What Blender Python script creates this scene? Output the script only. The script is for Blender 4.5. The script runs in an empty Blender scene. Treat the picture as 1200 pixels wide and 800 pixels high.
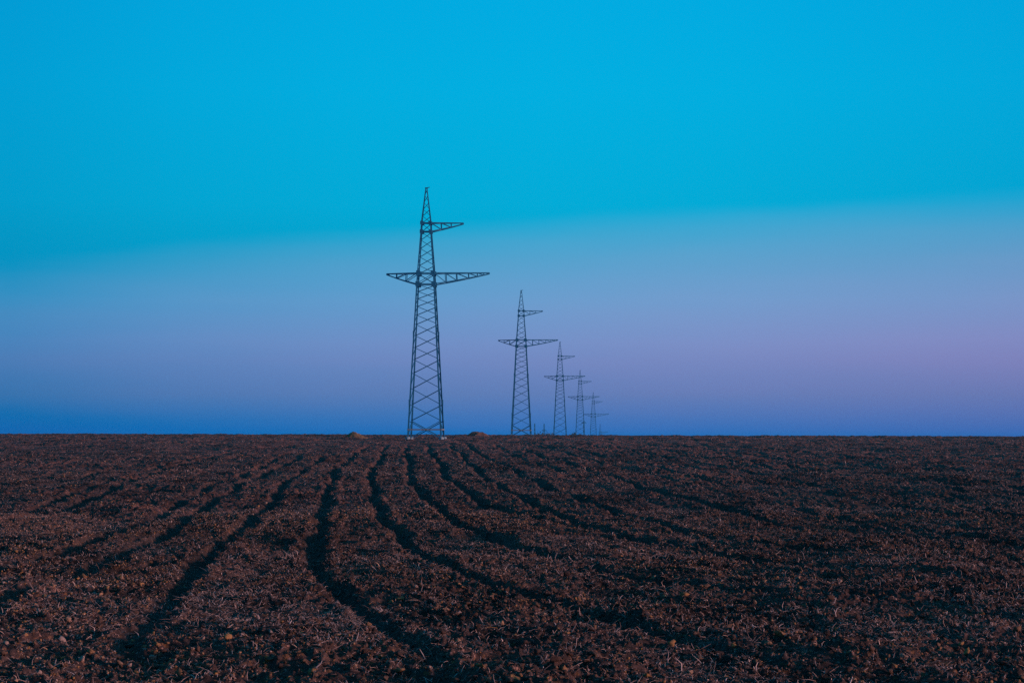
import bpy, bmesh, math, random
import numpy as np
from mathutils import Vector, Matrix

R = math.radians
rng = np.random.default_rng(7)
random.seed(7)
scene = bpy.context.scene
COL = scene.collection

# ------------------------------------------------------------------ helpers
def tag(o, label=None, cat=None, group=None, kind=None):
    if label: o['label'] = label
    if cat: o['category'] = cat
    if group: o['group'] = group
    if kind: o['kind'] = kind
    return o

def empty(name, loc, rz=0.0):
    o = bpy.data.objects.new(name, None)
    COL.objects.link(o)
    o.empty_display_size = 0.5
    o.location = loc
    o.rotation_euler = (0, 0, rz)
    return o

def link_mesh(name, me, mat, parent=None, smooth=False):
    o = bpy.data.objects.new(name, me)
    COL.objects.link(o)
    if mat: me.materials.append(mat)
    if parent: o.parent = parent
    if smooth:
        me.polygons.foreach_set('use_smooth', np.ones(len(me.polygons), dtype=bool))
    return o

def mesh_from_arrays(name, verts, faces, k):
    """verts (n,3), faces (m,k) all with k corners"""
    me = bpy.data.meshes.new(name)
    n, m = len(verts), len(faces)
    me.vertices.add(n)
    me.vertices.foreach_set('co', np.ascontiguousarray(verts, dtype=np.float32).ravel())
    me.loops.add(m * k)
    me.loops.foreach_set('vertex_index', np.ascontiguousarray(faces, dtype=np.int32).ravel())
    me.polygons.add(m)
    me.polygons.foreach_set('loop_start', np.arange(0, m * k, k, dtype=np.int32))
    me.update(calc_edges=True)
    me.validate(verbose=False)
    return me

def hash2(ix, iy, seed):
    h = (ix.astype(np.int64) * 374761393 + iy.astype(np.int64) * 668265263 + seed * 1274126177) & 0xFFFFFFFF
    h = ((h ^ (h >> 13)) * 1274126177) & 0xFFFFFFFF
    h = (h ^ (h >> 16)) & 0xFFFFFFFF
    return (h / 4294967295.0).astype(np.float32)

def noise2(x, y, seed):
    """value noise in -1..1"""
    x0 = np.floor(x); y0 = np.floor(y)
    fx = (x - x0).astype(np.float32); fy = (y - y0).astype(np.float32)
    fx = fx * fx * (3 - 2 * fx); fy = fy * fy * (3 - 2 * fy)
    a = hash2(x0, y0, seed); b = hash2(x0 + 1, y0, seed)
    c = hash2(x0, y0 + 1, seed); d = hash2(x0 + 1, y0 + 1, seed)
    return ((a + (b - a) * fx) * (1 - fy) + (c + (d - c) * fx) * fy) * 2 - 1

def rot2(x, y, deg):
    c, s = math.cos(R(deg)), math.sin(R(deg))
    return x * c - y * s, x * s + y * c

# ------------------------------------------------------------------ camera
F = 2667.0                       # focal length in units of a 1200 px wide frame
EYE = 3.6
VH = 509.5                       # row of eye level
cam_d = bpy.data.cameras.new('camera')
cam = bpy.data.objects.new('camera', cam_d)
COL.objects.link(cam)
cam_d.sensor_width = 36.0
cam_d.lens = 36.0 * F / 1200.0
cam_d.clip_start = 0.1
cam_d.clip_end = 20000.0
cam.location = (0, 0, EYE)
cam.rotation_euler = (R(90) + math.atan((VH - 400.0) / F), 0, 0)
scene.camera = cam

# ------------------------------------------------------------------ terrain: a gentle rise to a crest, then away
PD = np.array([-3000, -50, 0, 60, 120, 180, 234, 262, 298, 345, 408, 500, 587, 680, 775, 870, 952, 1040, 1130, 1400, 2500, 6000], dtype=float)
PZ = np.array([-2, -.6, 0, .803, 1.606, 2.38, 3.03, 3.25, 3.44, 3.47, 3.32, 2.70, 1.76, .75, -.5, -2.5, -5., -10.5, -17., -20., -25., -60.], dtype=float)
def _slopes():
    h = np.diff(PD); dl = np.diff(PZ) / h
    m = np.zeros(len(PD)); m[0] = dl[0]; m[-1] = dl[-1]
    for i in range(1, len(PD) - 1):
        if dl[i-1] * dl[i] <= 0: m[i] = 0
        else:
            w1, w2 = 2*h[i] + h[i-1], h[i] + 2*h[i-1]
            m[i] = (w1 + w2) / (w1 / dl[i-1] + w2 / dl[i])
    return m
PM = _slopes()
def base_z(x, y):
    x = np.asarray(x, dtype=np.float64); y = np.asarray(y, dtype=np.float64)
    d = np.clip(y, PD[0], PD[-1] - 1)
    i = np.clip(np.searchsorted(PD, d, side='right') - 1, 0, len(PD) - 2)
    h = PD[i+1] - PD[i]; t = (d - PD[i]) / h
    z = ((2*t**3 - 3*t**2 + 1) * PZ[i] + (t**3 - 2*t**2 + t) * h * PM[i]
         + (-2*t**3 + 3*t**2) * PZ[i+1] + (t**3 - t**2) * h * PM[i+1])
    xs = np.clip(x, -140, 140)
    return z - 0.0027 * xs * np.clip(y / 298.0, 0, 1)

# ------------------------------------------------------------------ wheel tracks, (across, away) in metres
def track(pts):
    D = [EYE * F / (v - 474.0) for u, v in pts]
    return sorted((d, (u - 600.0) / F * d) for d, (u, v) in zip(D, pts))
TR = []
def add_track(pts, depth, width=0.26, shift=0.0, seed=0, patch=0.0):
    p = track(pts)
    d = np.array([a for a, b in p]); x = np.array([b for a, b in p]) + shift
    dd = np.arange(d[0], d[-1], 0.5)
    xx = np.interp(dd, d, x)
    k = np.hanning(13); k /= k.sum()
    if len(dd) > 26:
        xx = np.convolve(np.pad(xx, 6, mode='edge'), k, 'valid')
    TR.append((dd, xx, depth, width, seed, patch))
A_ = [(457,520),(446,529),(449,536),(438,547.5),(437,565),(438,585),(447,605),(460,621),(480,642),(512,660),(550,676),(600,687),(700,717),(775,750),(830,768),(960,795)]
B_ = [(479,520),(474,529),(480,542),(479,555),(487,570),(500,587),(520,607),(545,619),(580,632),(600,640),(650,655),(712,667),(800,684),(1000,702),(1200,712)]
C_ = [(502,520),(504,532),(515,542),(520,555),(537,572),(567,590),(620,606),(700,624),(800,640),(960,660)]
D_ = [(526,520),(547,540),(560,552),(575,567),(597,576),(632,597),(667,612),(700,622),(760,638),(850,655),(1000,672)]
E_ = [(547,519),(557,530),(570,537),(592,547),(625,565),(647,576),(670,582),(700,595),(742,610),(800,625),(900,640),(1050,655)]
F_ = [(434,521),(420,531),(407,542),(392,555),(387,572),(380,590),(375,610),(370,627),(367,647),(377,667),(405,695),(435,717),(460,745),(485,772),(520,800),(540,815)]
G_ = [(392,531),(375,540),(352,557),(332,570),(315,590),(300,609),(275,630),(235,657),(227,678),(190,715),(150,760),(120,800)]
H_ = [(357,532),(345,541),(320,552),(300,562),(287,567),(250,587),(215,612),(185,632),(100,670),(20,705),(-60,745)]
I_ = [(337,532),(317,542),(305,550),(257,567),(225,585),(195,602),(170,615),(100,640),(0,666),(-100,702)]
J_ = [(280,527),(235,540),(195,550),(137,572),(95,590),(65,603),(0,616),(-90,636)]
K_ = [(250,532),(212,542),(175,551),(105,572),(45,598),(-40,615)]
add_track(A_, .22, .24, seed=1, patch=.0)
add_track(B_, .24, .25, seed=2, patch=.0)
add_track(C_, .25, .25, seed=3, patch=.05)
add_track(D_, .26, .25, seed=4, patch=.05)
add_track(E_, .25, .25, seed=5, patch=.05)
add_track(F_, .22, .25, seed=6, patch=.0)
add_track(G_, .20, .24, seed=7, patch=.05)
add_track(H_, .21, .25, seed=8, patch=.05)
add_track(I_, .21, .25, seed=9, patch=.05)
add_track(J_, .30, .28, seed=10, patch=.0)
add_track(K_, .20, .25, seed=11, patch=.2)
for k in range(1, 13):
    add_track(E_, .19, .25, shift=2.05 * k + (.35 if k % 2 else 0), seed=20 + k, patch=.45)
for k in range(1, 12):
    add_track(K_, .14, .26, shift=-2.1 * k, seed=40 + k, patch=.65)

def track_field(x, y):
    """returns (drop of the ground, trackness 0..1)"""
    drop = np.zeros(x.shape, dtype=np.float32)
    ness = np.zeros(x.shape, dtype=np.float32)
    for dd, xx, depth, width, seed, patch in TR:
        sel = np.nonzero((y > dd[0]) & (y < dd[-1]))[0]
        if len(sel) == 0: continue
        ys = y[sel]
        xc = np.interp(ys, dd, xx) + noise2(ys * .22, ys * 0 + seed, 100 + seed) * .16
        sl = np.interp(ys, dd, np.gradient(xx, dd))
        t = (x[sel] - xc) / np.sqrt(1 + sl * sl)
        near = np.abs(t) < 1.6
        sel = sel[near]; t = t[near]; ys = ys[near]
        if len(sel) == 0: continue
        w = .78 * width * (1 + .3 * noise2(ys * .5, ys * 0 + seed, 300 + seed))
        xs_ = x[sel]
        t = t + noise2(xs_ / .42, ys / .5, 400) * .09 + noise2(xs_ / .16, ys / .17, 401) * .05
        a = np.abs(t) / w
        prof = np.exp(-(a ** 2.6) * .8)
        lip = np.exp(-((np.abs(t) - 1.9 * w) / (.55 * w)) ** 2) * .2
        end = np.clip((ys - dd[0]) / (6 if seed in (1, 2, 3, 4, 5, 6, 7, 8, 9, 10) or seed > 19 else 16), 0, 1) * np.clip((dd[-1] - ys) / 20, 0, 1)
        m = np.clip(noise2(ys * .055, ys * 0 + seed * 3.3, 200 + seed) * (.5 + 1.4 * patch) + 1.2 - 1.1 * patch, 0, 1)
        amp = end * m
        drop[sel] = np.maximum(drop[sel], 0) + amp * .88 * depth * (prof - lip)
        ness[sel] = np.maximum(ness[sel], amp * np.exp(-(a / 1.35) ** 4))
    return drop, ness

def clumps(x, y):
    """0..1 broad patches of rough / smooth soil, drawn out along the tillage"""
    u, v = rot2(x, y, -4)
    return np.clip(.5 + .45 * noise2(u / 2.6, v / 6.5, 61) + .3 * noise2(u / .9, v / 2.2, 62), 0, 1)

def soil_height(x, y, full=True):
    z = base_z(x, y).astype(np.float32)
    drop, ness = track_field(x, y)
    u, v = rot2(x, y, -5)
    c = clumps(x, y)
    rough = (1 - .45 * ness) * (.62 + .9 * c)
    h = noise2(u / 3.1, v / 5.5, 1) * .11 + noise2(u / 1.15, v / 2.3, 2) * .065
    h += noise2(x / .55, y / .7, 3) * .05 * rough
    h += (1 - 2 * np.abs(noise2(x / .3, y / .33, 4))) * .055 * rough
    if full:
        h += (1 - 2 * np.abs(noise2(x / .155, y / .15, 5))) * .045 * rough
        h += noise2(x / .075, y / .08, 6) * .034 * rough
    fade = np.clip((900 - y) / 500, 0, 1)
    return z + (h - drop) * fade, ness, c

# ------------------------------------------------------------------ materials
def new_mat(name):
    m = bpy.data.materials.new(name); m.use_nodes = True
    nt = m.node_tree
    b = nt.nodes['Principled BSDF']
    return m, nt, b
def N(nt, kind, **kw):
    n = nt.nodes.new(kind)
    for k, v in kw.items(): setattr(n, k, v)
    return n
def ramp(nt, stops, interp='LINEAR'):
    n = nt.nodes.new('ShaderNodeValToRGB')
    cr = n.color_ramp; cr.interpolation = interp
    while len(cr.elements) < len(stops): cr.elements.new(.5)
    for e, (p, c) in zip(cr.elements, stops):
        e.position = p; e.color = (*c, 1)
    return n
def math_n(nt, op, a, b=None, clamp=False):
    n = nt.nodes.new('ShaderNodeMath'); n.operation = op; n.use_clamp = clamp
    for i, s in enumerate((a, b)):
        if s is None: continue
        if isinstance(s, (int, float)): n.inputs[i].default_value = s
        else: nt.links.new(s, n.inputs[i])
    return n.outputs[0]
def noise_n(nt, vec, scale, detail=4, rough=.6):
    n = nt.nodes.new('ShaderNodeTexNoise')
    n.inputs['Scale'].default_value = scale; n.inputs['Detail'].default_value = detail
    n.inputs['Roughness'].default_value = rough
    nt.links.new(vec, n.inputs['Vector'])
    return n.outputs['Fac']
def mix_c(nt, fac, a, b):
    n = nt.nodes.new('ShaderNodeMix'); n.data_type = 'RGBA'
    for i, s in ((0, fac), (6, a), (7, b)):
        if isinstance(s, (int, float)): n.inputs[i].default_value = s
        elif isinstance(s, tuple): n.inputs[i].default_value = (*s, 1)
        else: nt.links.new(s, n.inputs[i])
    return n.outputs[2]

# soil
mat_soil, nt, b = new_mat('ploughed_soil')
tc = N(nt, 'ShaderNodeTexCoord')
P = tc.outputs['Object']
big = ramp(nt, [(.32, (.027, .019, .020)), (.5, (.042, .029, .029)), (.68, (.066, .045, .044))])
nt.links.new(noise_n(nt, P, .35, 5, .65), big.inputs['Fac'])
fine = ramp(nt, [(.36, (.022, .016, .017)), (.52, (.046, .031, .031)), (.66, (.105, .072, .070))])
nt.links.new(noise_n(nt, P, 6.0, 6, .7), fine.inputs['Fac'])
c1 = mix_c(nt, .6, big.outputs['Color'], fine.outputs['Color'])
warm = math_n(nt, 'GREATER_THAN', noise_n(nt, P, 9.0, 3, .6), .60)
c2 = mix_c(nt, math_n(nt, 'MULTIPLY', warm, .6), c1, (.17, .085, .042))
spk = math_n(nt, 'GREATER_THAN', noise_n(nt, P, 17.0, 3, .6), .63)
c2 = mix_c(nt, math_n(nt, 'MULTIPLY', spk, .75), c2, (.30, .185, .165))
far_at = N(nt, 'ShaderNodeAttribute', attribute_name='far_light')      # low sunlight on the far field put into its colour, paler with distance
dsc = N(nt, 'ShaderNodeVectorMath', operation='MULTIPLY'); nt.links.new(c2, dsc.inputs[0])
nt.links.new(mix_c(nt, far_at.outputs['Fac'], (1.0, 1.0, 1.0), (2.7, 1.95, 1.9)), dsc.inputs[1])
damp = ramp(nt, [(.40, (.45, .47, .48)), (.52, (1.0, 1.0, 1.0)), (.66, (1.35, 1.25, 1.1))])
mpd = N(nt, 'ShaderNodeMapping'); mpd.inputs['Scale'].default_value = (1, .45, 1); nt.links.new(P, mpd.inputs['Vector'])
nt.links.new(noise_n(nt, mpd.outputs[0], .45, 4, .6), damp.inputs['Fac'])
dm = N(nt, 'ShaderNodeVectorMath', operation='MULTIPLY'); nt.links.new(dsc.outputs[0], dm.inputs[0]); nt.links.new(damp.outputs['Color'], dm.inputs[1])
c2 = dm.outputs[0]
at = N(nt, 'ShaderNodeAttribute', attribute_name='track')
c3 = mix_c(nt, math_n(nt, 'MULTIPLY', at.outputs['Fac'], .8), c2, (.034, .030, .030))   # darker packed earth in the tracks
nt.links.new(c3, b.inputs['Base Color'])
b.inputs['Roughness'].default_value = .95
b.inputs['Specular IOR Level'].default_value = .12
bump = N(nt, 'ShaderNodeBump'); bump.inputs['Strength'].default_value = .8; bump.inputs['Distance'].default_value = .03
nt.links.new(noise_n(nt, P, 22.0, 4, .7), bump.inputs['Height'])
nt.links.new(bump.outputs[0], b.inputs['Normal'])

# clods
mat_clod, nt, b = new_mat('dry_clod')
at = N(nt, 'ShaderNodeAttribute', attribute_name='shade')
cr = ramp(nt, [(0, (.028, .021, .021)), (.40, (.055, .038, .036)), (.66, (.13, .085, .064)), (.82, (.34, .185, .070)), (1, (.36, .27, .25))])
nt.links.new(at.outputs['Fac'], cr.inputs['Fac'])
tc = N(nt, 'ShaderNodeTexCoord')
c = mix_c(nt, math_n(nt, 'MULTIPLY', noise_n(nt, tc.outputs['Object'], 40, 3), .6), cr.outputs['Color'], (.05, .034, .031))
nt.links.new(c, b.inputs['Base Color']); b.inputs['Roughness'].default_value = .95
b.inputs['Specular IOR Level'].default_value = .1
bump = N(nt, 'ShaderNodeBump'); bump.inputs['Strength'].default_value = .7; bump.inputs['Distance'].default_value = .02
nt.links.new(noise_n(nt, tc.outputs['Object'], 55, 3), bump.inputs['Height']); nt.links.new(bump.outputs[0], b.inputs['Normal'])

# straw
mat_straw, nt, b = new_mat('dead_straw')
at = N(nt, 'ShaderNodeAttribute', attribute_name='shade')
cr = ramp(nt, [(0, (.08, .06, .058)), (.35, (.20, .15, .15)), (.7, (.38, .29, .285)), (.93, (.58, .47, .46)), (1, (.50, .29, .10))])
nt.links.new(at.outputs['Fac'], cr.inputs['Fac']); nt.links.new(cr.outputs['Color'], b.inputs['Base Color'])
b.inputs['Roughness'].default_value = .85

# steel
def steel(name, c_a, c_b):
    m, nt, b = new_mat(name)
    tc = N(nt, 'ShaderNodeTexCoord')
    cr = ramp(nt, [(.35, c_a), (.65, c_b)])
    nt.links.new(noise_n(nt, tc.outputs['Object'], 1.3, 5, .65), cr.inputs['Fac'])
    nt.links.new(cr.outputs['Color'], b.inputs['Base Color'])
    b.inputs['Metallic'].default_value = .35; b.inputs['Roughness'].default_value = .6
    return m
mat_steel = steel('blue_grey_painted_steel', (.008, .145, .300), (.014, .200, .390))
mat_tie = steel('bright_galvanised_steel', (.15, .19, .23), (.21, .26, .30))
mat_conc, nt, b = new_mat('pale_concrete')
tc = N(nt, 'ShaderNodeTexCoord')
cr = ramp(nt, [(.3, (.12, .22, .30)), (.7, (.18, .29, .38))])
nt.links.new(noise_n(nt, tc.outputs['Object'], 5, 5), cr.inputs['Fac']); nt.links.new(cr.outputs['Color'], b.inputs['Base Color'])
b.inputs['Roughness'].default_value = .9

def heap_mat(name, lo, hi):
    m, nt, b = new_mat(name)
    tc = N(nt, 'ShaderNodeTexCoord')
    cr = ramp(nt, [(.3, lo), (.7, hi)])
    nt.links.new(noise_n(nt, tc.outputs['Object'], 4, 6, .7), cr.inputs['Fac'])
    nt.links.new(cr.outputs['Color'], b.inputs['Base Color']); b.inputs['Roughness'].default_value = .95
    bump = N(nt, 'ShaderNodeBump'); bump.inputs['Strength'].default_value = .7; bump.inputs['Distance'].default_value = .06
    nt.links.new(noise_n(nt, tc.outputs['Object'], 12, 4), bump.inputs['Height']); nt.links.new(bump.outputs[0], b.inputs['Normal'])
    return m

# ------------------------------------------------------------------ ground: one sheet, finest where the field is seen
def steps(a, bnd, f):
    out = [a]
    while out[-1] < bnd: out.append(out[-1] + f(out[-1]))
    return out
rr = steps(.6, 24, lambda d: .5 + .06 * d)[:-1]
rr += steps(24, 320, lambda d: max(.036, .0013 * d))[:-1]
rr += steps(320, 1680, lambda d: .012 * d)
rr = np.array(rr)
ANG = .275
th = np.concatenate([np.linspace(-math.pi, -ANG - .08, 70), np.linspace(-ANG - .06, -ANG - .003, 20),
                     np.arange(-ANG, ANG, .00056), np.linspace(ANG + .003, ANG + .06, 20), np.linspace(ANG + .08, math.pi, 70)])
nr, na = len(rr), len(th)
TT, RR_ = np.meshgrid(th[:-1], rr)            # last angle equals the first: closed ring
na -= 1
gx = (np.sin(TT) * RR_).ravel(); gy = (np.cos(TT) * RR_).ravel()
gz, ness, _c = soil_height(gx, gy)
verts = np.column_stack([gx, gy, gz])
verts = np.vstack([verts, [[0, 0, float(base_z(0., 0.))]]])
i = np.arange(nr - 1)[:, None] * na; j = np.arange(na)[None, :]; j2 = (j + 1) % na
quads = np.stack([i + j, i + na + j, i + na + j2, i + j2], axis=-1).reshape(-1, 4)
me = bpy.data.meshes.new('field')
centre = len(verts) - 1
tri = np.column_stack([np.full(na, centre), np.arange(na), (np.arange(na) + 1) % na])
nq, ntri = len(quads), len(tri)
me.vertices.add(len(verts)); me.vertices.foreach_set('co', verts.astype(np.float32).ravel())
me.loops.add(nq * 4 + ntri * 3)
me.loops.foreach_set('vertex_index', np.concatenate([quads.ravel(), tri.ravel()]).astype(np.int32))
me.polygons.add(nq + ntri)
me.polygons.foreach_set('loop_start', np.concatenate([np.arange(0, nq * 4, 4), nq * 4 + np.arange(0, ntri * 3, 3)]).astype(np.int32))
me.update(calc_edges=True)
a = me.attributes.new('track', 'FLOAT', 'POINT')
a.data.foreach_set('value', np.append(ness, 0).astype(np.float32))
far_mask = np.clip((gy - 55) / 190 + .22 * noise2(gx / 9, gy / 22, 81) + .15 * noise2(gx / 3, gy / 7, 82), 0, 1)  # share of painted light in the soil, growing with distance
a = me.attributes.new('far_light', 'FLOAT', 'POINT')
a.data.foreach_set('value', np.append(far_mask, 0).astype(np.float32))
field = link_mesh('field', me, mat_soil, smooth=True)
tag(field, 'dark brown ploughed field with curving wheel tracks rising to a flat crest', 'field', kind='structure')
print('field verts', len(verts))

# ------------------------------------------------------------------ soil clods and straw: uncountable
def ico(sub):
    bm = bmesh.new(); bmesh.ops.create_icosphere(bm, subdivisions=sub, radius=1.0)
    v = np.array([p.co[:] for p in bm.verts]); f = np.array([[q.index for q in p.verts] for p in bm.faces])
    bm.free(); return v, f
def clod_templates(sub, n):
    v, f = ico(sub); out = []
    for k in range(n):
        r = np.random.default_rng(100 + k)
        w = v.copy()
        for _ in range(9):                                   # knock facets off
            d = r.normal(size=3); d /= np.linalg.norm(d); c = r.uniform(.35, .75)
            t = w @ d; w -= np.outer(np.clip(t - c, 0, None), d)
        w *= r.uniform(.62, 1.3, size=(len(w), 1)) * r.uniform(.5, 1.3, size=3)
        out.append(w)
    return out, f
def scatter(n, d0, d1, ang=.262, power=1.0):
    t = rng.uniform(0, 1, n)
    d = np.sqrt(d0 * d0 + t ** power * (d1 * d1 - d0 * d0)); a = rng.uniform(-ang, ang, n)
    return np.sin(a) * d, np.cos(a) * d
def rand_rot(n):
    q = rng.normal(size=(n, 4)); q /= np.linalg.norm(q, axis=1)[:, None]
    w, x, y, z = q.T
    return np.stack([1-2*(y*y+z*z), 2*(x*y-z*w), 2*(x*z+y*w), 2*(x*y+z*w), 1-2*(x*x+z*z), 2*(y*z-x*w),
                     2*(x*z-y*w), 2*(y*z+x*w), 1-2*(x*x+y*y)], axis=1).reshape(n, 3, 3)
cv, cf, cs = [], [], []; off = 0
def octa(n):
    v = np.array([[1, 0, 0], [-1, 0, 0], [0, 1, 0], [0, -1, 0], [0, 0, 1], [0, 0, -1]], dtype=float)
    f = np.array([[0, 2, 4], [2, 1, 4], [1, 3, 4], [3, 0, 4], [2, 0, 5], [1, 2, 5], [3, 1, 5], [0, 3, 5]])
    r = np.random.default_rng(55)
    return [v * r.uniform(.6, 1.3, size=(6, 1)) for _ in range(n)], f
for sub, n, d0, d1, s0, s1 in ((2, 14000, 24, 48, .016, .085), (2, 1600, 24, 44, .05, .11), (1, 70000, 24, 80, .012, .05), (1, 45000, 70, 160, .022, .075), (0, 420000, 24, 75, .009, .036)):
    tmpl, tf = clod_templates(sub, 12) if sub else octa(12)
    x, y = scatter(n, d0, d1)
    z, ns, cl = soil_height(x, y)
    keep = rng.uniform(0, 1, n) < (1 - .75 * ns) * (.22 + 1.1 * cl ** 1.4) * np.clip(.75 + .55 * noise2(x / 3.2, y / 6, 92), .25, 1)
    x, y, z, cl = x[keep], y[keep], z[keep], cl[keep]; n = len(x)
    s = s0 * (s1 / s0) ** (rng.uniform(0, 1, n) ** 2.0)
    M = rand_rot(n); sh = np.clip(rng.normal(.50, .25, n) + .28 * noise2(x / 4.5, y / 8, 91) - .012 * x, 0, 1)
    kind = rng.integers(0, 12, n)
    for k in range(12):
        ix = np.nonzero(kind == k)[0]
        w = np.einsum('nij,vj->nvi', M[ix], tmpl[k]) * s[ix, None, None]
        w[:, :, 2] *= .8
        w += np.stack([x[ix], y[ix], z[ix] + .35 * s[ix]], axis=1)[:, None, :]
        nv = tmpl[k].shape[0]
        f = tf[None] + (off + np.arange(len(ix)) * nv)[:, None, None]
        cv.append(w.reshape(-1, 3)); cf.append(f.reshape(-1, 3)); cs.append(np.repeat(sh[ix], nv)); off += len(ix) * nv
me = mesh_from_arrays('soil_clods', np.vstack(cv), np.vstack(cf), 3)
a = me.attributes.new('shade', 'FLOAT', 'POINT'); a.data.foreach_set('value', np.concatenate(cs).astype(np.float32))
o = link_mesh('soil_clods', me, mat_clod)
tag(o, 'loose brown clods of earth scattered over the ploughed field', 'soil clods', kind='stuff')

def blades(name, sets, label, cat):
    VV, FF, SS = [], [], []; base = 0
    for st in sets:
        vs, f, sh = blade_set(*st)
        VV.append(vs); FF.append(f + base); SS.append(sh); base += len(vs)
    me = mesh_from_arrays(name, np.vstack(VV), np.vstack(FF), 4)
    at = me.attributes.new('shade', 'FLOAT', 'POINT')
    at.data.foreach_set('value', np.concatenate(SS).astype(np.float32))
    tag(link_mesh(name, me, mat_straw), label, cat, kind='stuff')
def blade_set(n, d0, d1, l0, l1, wid, lift):
    x, y = scatter(n, d0, d1)
    z, ns, cl = soil_height(x, y)
    pat = np.clip(.5 + .8 * noise2(x / 1.4, y / 3.0, 71), 0, 1)
    keep = rng.uniform(0, 1, n) < (1 - .7 * ns) * (.15 + .85 * pat)
    x, y, z = x[keep], y[keep], z[keep]; n = len(x)
    L = l0 * (l1 / l0) ** (rng.uniform(0, 1, n) ** 1.7)
    az = rng.uniform(0, 2 * math.pi, n); el = np.abs(rng.normal(0, lift, n))
    d = np.stack([np.cos(az) * np.cos(el), np.sin(az) * np.cos(el), np.sin(el)], axis=1)
    side = np.stack([-np.sin(az), np.cos(az), np.zeros(n)], axis=1)
    up = np.cross(d, side) * -1
    bend = rng.normal(0, .22, n)[:, None] * side - np.abs(rng.normal(0, .18, n))[:, None] * np.array([[0, 0, 1.]])
    p0 = np.stack([x, y, z + .015], axis=1)
    p1 = p0 + d * (L * .5)[:, None]
    p2 = p0 + d * L[:, None] + bend * L[:, None]
    w = (wid * rng.uniform(.6, 1.4, n))[:, None]
    a1 = side * w * .5; a2 = up * w * .4
    vs = np.stack([p0 + a1, p0 - a1, p0 + a2, p1 + a1, p1 - a1, p1 + a2, p2 + a1 * .5, p2 - a1 * .5, p2 + a2 * .5], axis=1)
    T = []
    for q in (0, 3):
        for e, g in ((0, 1), (1, 2), (2, 0)):
            T.append((q + e, q + g, q + 3 + g, q + 3 + e))
    f = np.array(T)[None] + (np.arange(n) * 9)[:, None, None]
    return vs.reshape(-1, 3), f.reshape(-1, 4), np.repeat(np.clip(rng.beta(1.6, 2.0, n), 0, 1), 9)
blades('straw_litter', [(160000, 24, 125, .05, .20, .012, .42), (60000, 24, 55, .05, .22, .011, .45), (220000, 24, 80, .016, .06, .012, .6), (70000, 110, 262, .08, .26, .022, .45)],
       'pale dead straw lying in tufts between the wheel tracks', 'straw')

# ------------------------------------------------------------------ pylons
class MB:
    def __init__(s): s.v = []; s.f = []
    def prism(s, prof, p, q, hint=(0, 0, 1)):
        p, q = Vector(p), Vector(q); d = (q - p).normalized()
        h = Vector(hint); a = (h - d * h.dot(d))
        if a.length < 1e-4: h = Vector((1, 0, 0)); a = h - d * h.dot(d)
        a.normalize(); c = d.cross(a)
        n0 = len(s.v); k = len(prof)
        for e in (p, q):
            for (u, w) in prof: s.v.append(tuple(e + a * u + c * w))
        for i in range(k):
            j = (i + 1) % k; s.f.append((n0 + i, n0 + j, n0 + k + j, n0 + k + i))
        s.f.append(tuple(n0 + i for i in range(k - 1, -1, -1))); s.f.append(tuple(n0 + k + i for i in range(k)))
        return s
    def bar(s, p, q, w, t, hint=(0, 0, 1)):
        return s.prism([(-w/2, -t/2), (w/2, -t/2), (w/2, t/2), (-w/2, t/2)], p, q, hint)
    def angle(s, p, q, w, hint=(0, 0, 1), t=None):
        t = t or w * .16
        return s.prism([(0, 0), (w, 0), (w, t), (t, t), (t, w), (0, w)], p, q, hint)
    def build(s, name, mat, parent=None):
        me = bpy.data.meshes.new(name); me.from_pydata(s.v, [], s.f); me.update()
        bm = bmesh.new(); bm.from_mesh(me); bmesh.ops.recalc_face_normals(bm, faces=bm.faces); bm.to_mesh(me); bm.free()
        return link_mesh(name, me, mat, parent)

SC = .08784
zz = lambda v: (515 - v) * SC
H_TOP, H_U1, H_U0, H_C1, H_C0 = zz(219.4), zz(260.5), zz(270.6), zz(319.6), zz(332.4)
def half(z):   # half width of the body
    return float(np.interp(z, [0, H_C0, H_C1, H_U0, H_U1, H_TOP], [1.80, .95, .88, .56, .52, .10]))
CORN = [(-1, -1), (1, -1), (1, 1), (-1, 1)]
def corner(k, z):
    h = half(z); return Vector((CORN[k][0] * h, CORN[k][1] * h, z))
def leg_w(z): return float(np.interp(z, [0, 8, 16, 22, 26], [.165, .15, .13, .095, .065]))
LV = [514, 492, 473, 454, 436, 420, 406, 392, 379, 368, 358, 349, 340.5, 332.4, 319.6, 310, 300, 290, 280, 270.6, 260.5, 252, 244, 236, 227.5, 220.5]
LZ = [zz(v) for v in LV]

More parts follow.
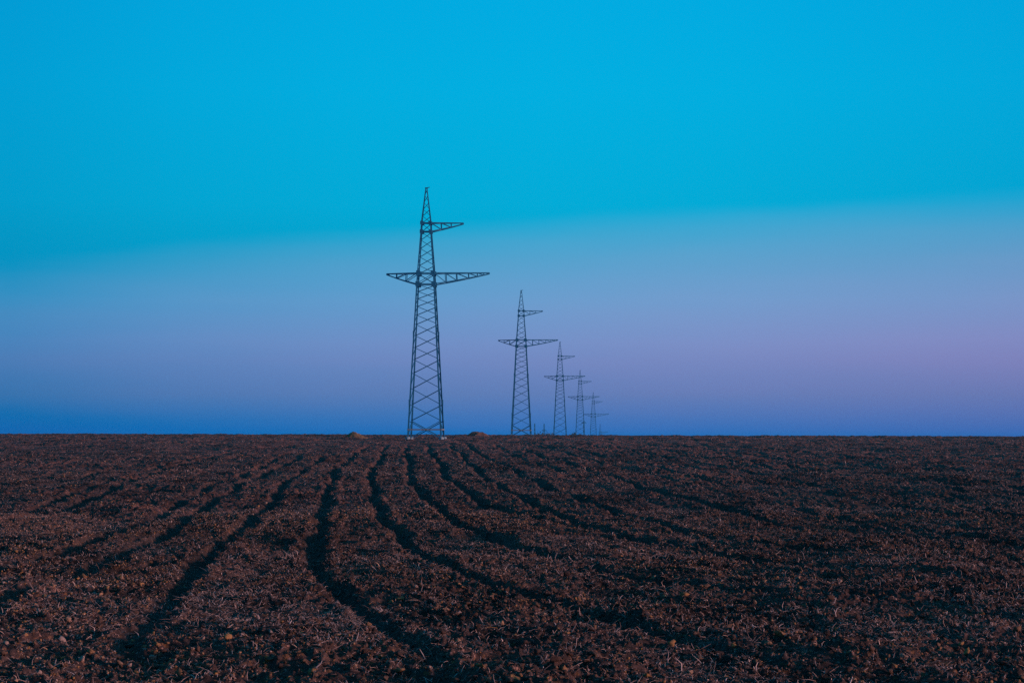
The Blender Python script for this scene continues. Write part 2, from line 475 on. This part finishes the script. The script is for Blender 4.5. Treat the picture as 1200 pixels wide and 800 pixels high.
def make_pylon():
    root = empty('lattice_pylon', (0, 0, 0))
    # four legs, spliced at the arms, each with its concrete footing and gusset plates
    for k in range(4):
        sx, sy = CORN[k]
        mb = MB()
        cuts = [-.15, zz(473), zz(436), zz(392), H_C0, H_C1, H_U0, H_U1, H_TOP]
        for z0, z1 in zip(cuts[:-1], cuts[1:]):
            w = leg_w((z0 + z1) / 2)
            p = corner(k, max(z0, 0)) + Vector((0, 0, min(z0, 0))); q = corner(k, z1)
            # angle section: flanges run inward along both faces
            d = (q - p).normalized()
            n0 = len(mb.v); t = w * .2
            for e in (p, q):
                for (u, v) in [(0, 0), (w, 0), (w, t), (t, t), (t, w), (0, w)]:
                    mb.v.append(tuple(e + Vector((-sx * u, -sy * v, 0))))
            for i in range(6):
                j = (i + 1) % 6; mb.f.append((n0+i, n0+j, n0+6+j, n0+6+i))
            mb.f.append(tuple(n0 + i for i in range(6))); mb.f.append(tuple(n0 + 6 + i for i in range(6)))
        leg = mb.build('leg', mat_steel, root)
        # splice and gusset plates
        for zc, hh, ww in ((H_C1, .26, .42), (H_C0, .26, .42), (H_U1, .2, .34), (H_U0, .2, .34), (zz(473), .5, .16), (zz(392), .4, .15)):
            g = MB(); c = corner(k, zc)
            yf = c.y + sy * .012
            g.bar((c.x - sx * ww * .30, yf, zc - hh), (c.x - sx * ww * .30, yf, zc + hh), ww, .014, (1, 0, 0))
            g.build('gusset_plate', mat_steel, leg)
        ft = MB(); c = corner(k, 0)
        n0 = len(ft.v)
        for zq, r in ((-.6, .28), (.30, .26), (.36, .20)):
            for i in range(12):
                a = i * math.pi / 6
                ft.v.append((c.x - sx*.08 + r * math.cos(a), c.y - sy*.08 + r * math.sin(a), zq))
        for l in (0, 12):
            for i in range(12):
                j = (i + 1) % 12; ft.f.append((n0+l+i, n0+l+j, n0+l+12+j, n0+l+12+i))
        ft.f.append(tuple(n0 + 24 + i for i in range(12))); ft.f.append(tuple(n0 + 11 - i for i in range(12)))
        ft.build('footing', mat_conc, leg)
    # lattice bracing of each face: one falling diagonal per panel
    for s in range(4):
        a, c2 = s, (s + 1) % 4
        mb = MB()
        nrm = Vector(((CORN[a][0] + CORN[c2][0]) / 2, (CORN[a][1] + CORN[c2][1]) / 2, 0))
        for n in range(len(LZ) - 1):
            z0, z1 = LZ[n], LZ[n + 1]
            w = float(np.interp(z0, [0, 16, 22, 26], [.072, .062, .052, .036]))
            if s == 2: w *= 1.35
            ins = -.03
            p, q = corner(a, z1) + nrm * ins, corner(c2, z0) + nrm * ins
            mb.bar(p, q, w, .012, nrm.cross((q - p)).normalized())
            mb.bar(p + nrm * -.03, q + nrm * -.03, .012, w * .8, nrm.cross((q - p)).normalized())
            if n == 0 or H_C0 - .01 < z0 < H_C1 - .1:       # the bottom bay and the arm bay are crossed
                p, q = corner(c2, z1) + nrm * (ins - .05), corner(a, z0) + nrm * (ins - .05)
                mb.bar(p, q, w, .012, nrm.cross((q - p)).normalized())
        mb.build('lattice_bracing', mat_steel, root)
        t = MB()
        zt = zz(502.4)
        t.bar(corner(a, zt) + nrm * .015, corner(c2, zt) + nrm * .015, .13, .014, (0, 0, 1))
        t.build('horizontal_tie', mat_tie, root)
        for zc in (H_C1, H_C0, H_U1, H_U0):
            t = MB(); t.bar(corner(a, zc) + nrm * .02, corner(c2, zc) + nrm * .02, .105, .016, (0, 0, 1))
            t.build('waist_beam', mat_steel, root)
    # earth wire peak
    pk = MB()
    pk.bar((-.13, 0, H_TOP + .02), (.16, 0, H_TOP + .02), .26, .10, (0, 1, 0))
    pk.bar((.10, 0, H_TOP + .05), (.34, 0, H_TOP + .10), .07, .06, (0, 0, 1))
    pk.build('earth_wire_bracket', mat_steel, root)
    # arms
    def arm(side, L, ztop, zbot, ztip, us, sag):
        """us: panel points as fractions of the arm; lower chord bows by sag"""
        r = empty('crossarm', (0, 0, 0)); r.parent = root
        hb, ht = half(zbot), half(ztop)
        def top(f, e): return Vector((side * (ht + (L - ht) * f), e * (ht * (1 - f) + .05 * f), ztop + (ztip - ztop) * f))
        def low(f, e): return Vector((side * (hb + (L - hb) * f), e * (hb * (1 - f) + .05 * f), zbot + (ztip - .10 - zbot) * f - sag * 4 * f * (1 - f)))
        fs = [0] + us + [1]
        for e in (-1, 1):
            m = MB(); m.bar(top(0, e), top(1, e), .10, .10, (0, 0, 1)); m.build('top_chord', mat_steel, root)
            m = MB()
            for f0, f1 in zip(fs[:-1], fs[1:]): m.bar(low(f0, e), low(f1, e), .10, .10, (0, 0, 1))
            m.build('bottom_chord', mat_steel, root)
            m = MB()
            for n, f in enumerate(us):
                m.bar(top(f, e), low(f, e), .075, .05, (1, 0, 0))
            for f0, f1 in zip(fs[:-2], fs[1:-1]):
                m.bar(top(f0, e), low(f1, e), .075, .05, (0, 0, 1))
            m.build('arm_lattice', mat_steel, root)
        m = MB()
        for fn in (top, low):
            for n in range(len(fs) - 1):
                e = 1 if n % 2 else -1
                m.bar(fn(fs[n], e), fn(fs[n + 1], -e), .05, .012, (0, 0, 1))
        m.build('plan_bracing', mat_steel, root)
        m = MB(); m.bar((side * (L - .28), 0, ztip - .05), (side * (L + .06), 0, ztip - .05), .17, .14, (0, 0, 1))
        m.build('tip_plate', mat_steel, root)
        bpy.data.objects.remove(r)
    arm(-1, 4.07, H_C1, H_C0, H_C1 - .03, [.36, .68], .05)
    arm(1, 6.50, H_C1, H_C0, H_C1 + .03, [.20, .40, .62, .78, .90], .05)
    arm(1, 3.82, H_U1, H_U0, H_U1 - .02, [.31, .62], .03)
    return root

def copy_tree(o, parent=None):
    c = o.copy(); COL.objects.link(c)
    if parent: c.parent = parent
    for ch in list(o.children): copy_tree(ch, c)
    return c

def at(u, D): return (u - 600.0) / F * D
PY = [  # column of the foot, distance, foot height (None: on the ground), label
    (499.3, 234.0, 'tall lattice pylon nearest the camera, standing on pale concrete footings'),
    (610.8, 405.0, 'second pylon of the line, its feet just hidden by the field crest'),
    (656.2, 590.0, 'third pylon of the line, right of the second and half its height'),
    (679.8, 772.0, 'fourth pylon of the line, its left arm overlapping the third pylon'),
    (695.2, 945.0, 'fifth pylon of the line, small and far beyond the field'),
    (703.2, 1130.0, 'farthest pylon, only its tip showing above the crest'),
]
HEAD = -math.atan2(161.0, F) * 0.9
pylon = make_pylon()
for n, (u, D, lab) in enumerate(PY):
    o = pylon if n == 0 else copy_tree(pylon)
    x = at(u, D)
    z = float(base_z(x, D))
    o.location = (x, D, z); o.rotation_euler = (0, 0, HEAD)
    tag(o, lab, 'pylon', 'lattice pylons in a line across the field')

# ------------------------------------------------------------------ spoil heaps on the crest
def heap(name, u, D, rx, ry, h, skew, flat, mat, label, seed):
    n_r, n_a = 26, 72
    v = []; f = []
    x0 = at(u, D)
    r_ = np.random.default_rng(seed)
    for i in range(n_r + 1):
        t = i / n_r
        for j in range(n_a):
            a = 2 * math.pi * j / n_a
            wob = 1 + .10 * math.sin(2 * a + seed) + .06 * math.sin(5 * a + 2 * seed)
            x = rx * t * math.cos(a) * wob + skew * (1 - t); y = ry * t * math.sin(a) * wob
            prof = max(0, 1 - t) ** 1.0 if flat == 0 else min(1.0, (1 - t) / (1 - flat)) ** .8
            lump = (float(noise2(np.array([x * 2.2 + 9 * seed]), np.array([y * 2.2]), seed)[0]) * .10
                    + float(noise2(np.array([x * 6.]), np.array([y * 6.]), seed + 5)[0]) * .06) * (1 if i < n_r else 0)
            v.append((x, y, h * prof * (1 + .0 * a) + lump * h - (.25 if i == n_r else 0)))
    for i in range(n_r):
        for j in range(n_a):
            k = (j + 1) % n_a
            f.append((i * n_a + j, (i + 1) * n_a + j, (i + 1) * n_a + k, i * n_a + k))
    me = bpy.data.meshes.new(name); me.from_pydata(v, [], f); me.update()
    bm = bmesh.new(); bm.from_mesh(me); bmesh.ops.remove_doubles(bm, verts=bm.verts, dist=.001)
    bmesh.ops.recalc_face_normals(bm, faces=bm.faces); bm.to_mesh(me); bm.free()
    o = link_mesh(name, me, mat, smooth=True)
    o.location = (x0, D, float(base_z(x0, D)) - .02)
    return tag(o, label, 'earth heap', 'earth heaps near the nearest pylon')
heap('earth_heap', 417.0, 252, 1.45, 1.2, .80, -.28, 0, heap_mat('pale_earth', (.12, .070, .036), (.19, .115, .058)),
     'pointed heap of ochre earth left of the nearest pylon', 3)
heap('earth_heap', 560.0, 276, 1.45, 1.2, .62, -.05, .42, heap_mat('red_earth', (.085, .048, .042), (.14, .078, .066)),
     'low flat-topped heap of reddish earth right of the nearest pylon', 8)

# ------------------------------------------------------------------ beyond the valley: far masts and treetops
def make_mast(h):
    root = empty('distant_mast', (0, 0, 0))
    body = MB(); w = lambda z: .9 - .75 * z / h
    for sx, sy in CORN: body.bar((sx * w(0), sy * w(0), -1), (sx * w(h), sy * w(h), h), .3, .3, (1, 0, 0))
    n = 12
    for i in range(n):
        z0, z1 = h * i / n, h * (i + 1) / n
        for k in range(4):
            a, c = CORN[k], CORN[(k + 1) % 4]
            if i % 2: a, c = c, a
            body.bar((a[0]*w(z0), a[1]*w(z0), z0), (c[0]*w(z1), c[1]*w(z1), z1), .16, .10)
    body.build('mast_body', mat_steel, root)
    return root
def mast_arm(root, z, L):
    m = MB(); m.bar((-L, 0, z), (L, 0, z), .28, .28); m.bar((-L, 0, z), (0, 0, z + .9), .2, .15); m.bar((L, 0, z), (0, 0, z + .9), .2, .15)
    m.build('crossarm', mat_steel, root)
for u, vtop, arms, lab in ((626.6, 496.0, [], 'bare distant mast just right of the second pylon'),
                           (637.6, 496.5, [4.2], 'distant mast with a low crossarm between second and third pylons'),
                           (684.2, 492.5, [1.5], 'distant mast close to the right of the fourth pylon')):
    D = 1400.0; x = at(u, D); zb = float(base_z(x, D)); h = EYE + (VH - vtop) * D / F - zb
    mroot = make_mast(h)
    mroot.location = (x, D, zb)
    for a in arms: mast_arm(mroot, h - a, 1.6)
    tag(mroot, lab, 'mast', 'masts beyond the crest')

mat_bark, nt, b = new_mat('bark'); b.inputs['Base Color'].default_value = (.07, .055, .045, 1); b.inputs['Roughness'].default_value = .9
mat_leaf, nt, b = new_mat('dark_foliage')
tc = N(nt, 'ShaderNodeTexCoord'); cr = ramp(nt, [(.35, (.035, .05, .035)), (.65, (.07, .09, .06))])
nt.links.new(noise_n(nt, tc.outputs['Object'], 1.0), cr.inputs['Fac']); nt.links.new(cr.outputs['Color'], b.inputs['Base Color'])
b.inputs['Roughness'].default_value = .8
def make_tree(h, r, seed):
    q = np.random.default_rng(seed)
    root = empty('distant_tree', (0, 0, 0))
    m = MB()
    m.prism([(.35*math.cos(i*math.pi/4), .35*math.sin(i*math.pi/4)) for i in range(8)], (0, 0, -1), (0, 0, h * .6), (1, 0, 0))
    for i in range(7):
        a = q.uniform(0, 6.28); z = h * q.uniform(.35, .6)
        m.bar((0, 0, z), (math.cos(a) * r * .7, math.sin(a) * r * .7, z + h * .2), .2, .2)
    m.build('trunk', mat_bark, root)
    n = 1500
    c = q.normal(size=(40, 3)); c /= np.linalg.norm(c, axis=1)[:, None]; c *= q.uniform(.2, 1, (40, 1)) ** .5
    ctr = c * [r, r, h * .3] + [0, 0, h * .68]
    p = ctr[q.integers(0, 40, n)] + q.normal(size=(n, 3)) * r * .2
    p[:, 2] = np.clip(p[:, 2], h * .2, h)
    A = q.normal(size=(n, 3)) * .35; B = q.normal(size=(n, 3)) * .35
    vs = np.stack([p, p + A, p + A + B, p + B], axis=1).reshape(-1, 3)
    me = mesh_from_arrays('crown', vs, np.arange(n * 4).reshape(-1, 4), 4)
    link_mesh('crown', me, mat_leaf, root)
    return root
TL = [(632.5, 506.5, 4.0, 'far treetop at the left end of the low row right of the second pylon'),
      (636.5, 505.6, 4.2, 'far treetop behind the foot of the mast with a low crossarm'),
      (641.0, 506.8, 5.0, 'far treetop midway between the second and third pylons'),
      (645.5, 506.2, 4.2, 'far treetop left of the foot of the third pylon'),
      (667.5, 507.0, 3.6, 'far treetop midway between the third and fourth pylons'),
      (675.0, 506.2, 3.8, 'far treetop at the left foot of the fourth pylon')]
for n, (u, vt, r, lab) in enumerate(TL):
    D = 1450.0; x = at(u, D); zb = float(base_z(x, D)); h = EYE + (VH - vt) * D / F - zb
    t = make_tree(h, r, 30 + n); t.location = (x, D, zb)
    tag(t, lab, 'tree', 'treetops beyond the crest')

# ------------------------------------------------------------------ air
hm = bpy.data.materials.new('evening_haze'); hm.use_nodes = True
hnt = hm.node_tree; hnt.nodes.clear()
ho = hnt.nodes.new('ShaderNodeOutputMaterial'); hv = hnt.nodes.new('ShaderNodeVolumePrincipled')
hv.inputs['Color'].default_value = (.22, .70, 1.0, 1); hv.inputs['Density'].default_value = .00008; hv.inputs['Anisotropy'].default_value = .2
hnt.links.new(hv.outputs[0], ho.inputs['Volume'])
bm = bmesh.new(); bmesh.ops.create_cube(bm, size=1.0)
zb, zt = float(base_z(0., 1750.)) - 1.5, 32.0
for v in bm.verts: v.co = (v.co.x * 3520, v.co.y * 3520, zb + (v.co.z + .5) * (zt - zb))
hme = bpy.data.meshes.new('haze'); bm.to_mesh(hme); bm.free()
tag(link_mesh('haze', hme, hm), 'thin blue evening haze over the field', 'haze', kind='stuff')

# ------------------------------------------------------------------ sky and light
SUN_EL, SUN_AZ = 6.5, 107.0       # azimuth clockwise from the view direction: low on the right, a little behind
world = bpy.data.worlds.new('World'); scene.world = world; world.use_nodes = True
nt = world.node_tree
bg = nt.nodes['Background']
tc = N(nt, 'ShaderNodeTexCoord')
nrm = N(nt, 'ShaderNodeVectorMath', operation='NORMALIZE'); nt.links.new(tc.outputs['Generated'], nrm.inputs[0])
sep = N(nt, 'ShaderNodeSeparateXYZ'); nt.links.new(nrm.outputs[0], sep.inputs[0])
el = math_n(nt, 'MULTIPLY', math_n(nt, 'ARCSINE', sep.outputs['Z']), 180 / math.pi)
azn = N(nt, 'ShaderNodeMath', operation='ARCTAN2'); nt.links.new(sep.outputs['X'], azn.inputs[0]); nt.links.new(sep.outputs['Y'], azn.inputs[1])
az = math_n(nt, 'MULTIPLY', azn.outputs[0], 180 / math.pi)
def lin(c):
    c /= 255.0
    return c / 12.92 if c <= .04045 else ((c + .055) / 1.055) ** 2.4
EMAX = 12.0
def elev(v): return math.degrees(math.atan((VH - v) / F)) / EMAX
p_el = math_n(nt, 'DIVIDE', el, EMAX, clamp=True)
GB = [(510, 108, 185), (503, 110, 187), (463, 126, 186), (423, 138, 195), (400, 146, 201), (353, 158, 207), (303, 163, 207), (273, 167, 210), (240, 172, 216), (105, 175, 225), (5, 172, 226)]
gb = ramp(nt, [(elev(v), (0, lin(g), lin(bb))) for v, g, bb in GB])
# a sky near the shadow of the earth: the rose band holds the only red, cut off towards the dark blue top
RB = [(512, .015), (503, .036), (495, .056), (463, .132), (423, .191), (400, .205), (353, .171), (303, .109), (273, .0578), (249, .0097), (240, -.006), (200, -.07), (100, -.2)]
rb = ramp(nt, [(elev(v), (r + .2,) * 3) for v, r in RB])
nt.links.new(p_el, gb.inputs['Fac']); nt.links.new(p_el, rb.inputs['Fac'])
azr = math_n(nt, 'DIVIDE', math_n(nt, 'ADD', az, 13.0), 26.0, clamp=True)      # -13..13 degrees
def apos(u): return (math.degrees(math.atan((u - 600) / F)) + 13) / 26
off = ramp(nt, [(apos(u), (r + .3,) * 3) for u, r in ((13, -.132), (210, -.083), (400, -.050), (600, -.024), (800, 0), (1000, .012), (1193, .022))])
bri = ramp(nt, [(apos(u), (r,) * 3) for u, r in ((13, .81), (200, .905), (400, .97), (640, 1.0), (850, .985), (1193, .90))])
nt.links.new(azr, off.inputs['Fac']); nt.links.new(azr, bri.inputs['Fac'])
osc = ramp(nt, [(elev(v), (q,) * 3) for v, q in ((512, .4), (490, .60), (453, .76), (400, 1.0), (303, .93), (280, .95))])
nt.links.new(p_el, osc.inputs['Fac'])
offs = math_n(nt, 'MULTIPLY', math_n(nt, 'SUBTRACT', off.outputs['Color'], .3), osc.outputs['Color'])
red = math_n(nt, 'ADD', math_n(nt, 'SUBTRACT', rb.outputs['Color'], .2), offs)
wisp = N(nt, 'ShaderNodeTexNoise'); wisp.inputs['Scale'].default_value = 9; wisp.inputs['Detail'].default_value = 3
mp = N(nt, 'ShaderNodeMapping'); mp.inputs['Scale'].default_value = (1, 1, 9)
nt.links.new(nrm.outputs[0], mp.inputs['Vector']); nt.links.new(mp.outputs[0], wisp.inputs['Vector'])
red = math_n(nt, 'ADD', red, math_n(nt, 'MULTIPLY', math_n(nt, 'SUBTRACT', wisp.outputs['Fac'], .5), .03))
sm = N(nt, 'ShaderNodeMath', operation='SMOOTH_MAX'); nt.links.new(red, sm.inputs[0]); sm.inputs[1].default_value = 0; sm.inputs[2].default_value = .020
red = math_n(nt, 'MAXIMUM', math_n(nt, 'SUBTRACT', sm.outputs[0], .0003), 0.0)
sg = N(nt, 'ShaderNodeSeparateColor'); nt.links.new(gb.outputs['Color'], sg.inputs[0])
cmb = N(nt, 'ShaderNodeCombineColor')
nt.links.new(red, cmb.inputs[0])
nt.links.new(math_n(nt, 'MULTIPLY', sg.outputs[1], bri.outputs['Color']), cmb.inputs[1])
sb = math_n(nt, 'POWER', bri.outputs['Color'], .62)
nt.links.new(math_n(nt, 'MULTIPLY', sg.outputs[2], sb), cmb.inputs[2])
# overhead: deeper blue
up = N(nt, 'ShaderNodeMapRange', interpolation_type='SMOOTHSTEP'); up.inputs['From Min'].default_value = 12; up.inputs['From Max'].default_value = 65
nt.links.new(el, up.inputs['Value'])
front = mix_c(nt, up.outputs['Result'], cmb.outputs[0], (.0, .095, .185))
# the side of the set sun
sky = N(nt, 'ShaderNodeTexSky', sky_type='NISHITA')
sky.sun_disc = False; sky.sun_elevation = R(SUN_EL); sky.sun_rotation = R(SUN_AZ)
sky.air_density = 1.0; sky.dust_density = 2.0; sky.ozone_density = 3.0
sv = N(nt, 'ShaderNodeVectorMath', operation='SCALE'); sv.inputs['Scale'].default_value = .10
nt.links.new(sky.outputs[0], sv.inputs[0])
side = N(nt, 'ShaderNodeMapRange', interpolation_type='SMOOTHSTEP'); side.inputs['From Min'].default_value = 25; side.inputs['From Max'].default_value = 110
nt.links.new(math_n(nt, 'ABSOLUTE', az), side.inputs['Value'])
low = N(nt, 'ShaderNodeMapRange', interpolation_type='SMOOTHSTEP'); low.inputs['From Min'].default_value = 60; low.inputs['From Max'].default_value = 12
nt.links.new(el, low.inputs['Value'])
w = math_n(nt, 'MULTIPLY', math_n(nt, 'MULTIPLY', side.outputs['Result'], low.outputs['Result']), .6)
nt.links.new(mix_c(nt, w, front, sv.outputs[0]), bg.inputs['Color'])
bg.inputs['Strength'].default_value = 1.0
world.cycles.sampling_method = 'AUTOMATIC'

sd = bpy.data.lights.new('sun', 'SUN'); sun = bpy.data.objects.new('sun', sd); COL.objects.link(sun)
sd.energy = 4.4; sd.color = (1.0, .49, .42); sd.angle = R(5.0)
dirv = Vector((math.sin(R(SUN_AZ)) * math.cos(R(SUN_EL)), math.cos(R(SUN_AZ)) * math.cos(R(SUN_EL)), math.sin(R(SUN_EL))))
sun.rotation_euler = dirv.to_track_quat('Z', 'Y').to_euler()

scene.view_settings.view_transform = 'Standard'
scene.view_settings.look = 'None'
scene.view_settings.exposure = 0.0
scene.view_settings.gamma = 1.0
scene.cycles.use_denoising = False
scene.cycles.sample_clamp_indirect = 1.0
scene.cycles.sample_clamp_direct = 4.0
scene.cycles.max_bounces = 4
scene.cycles.diffuse_bounces = 2
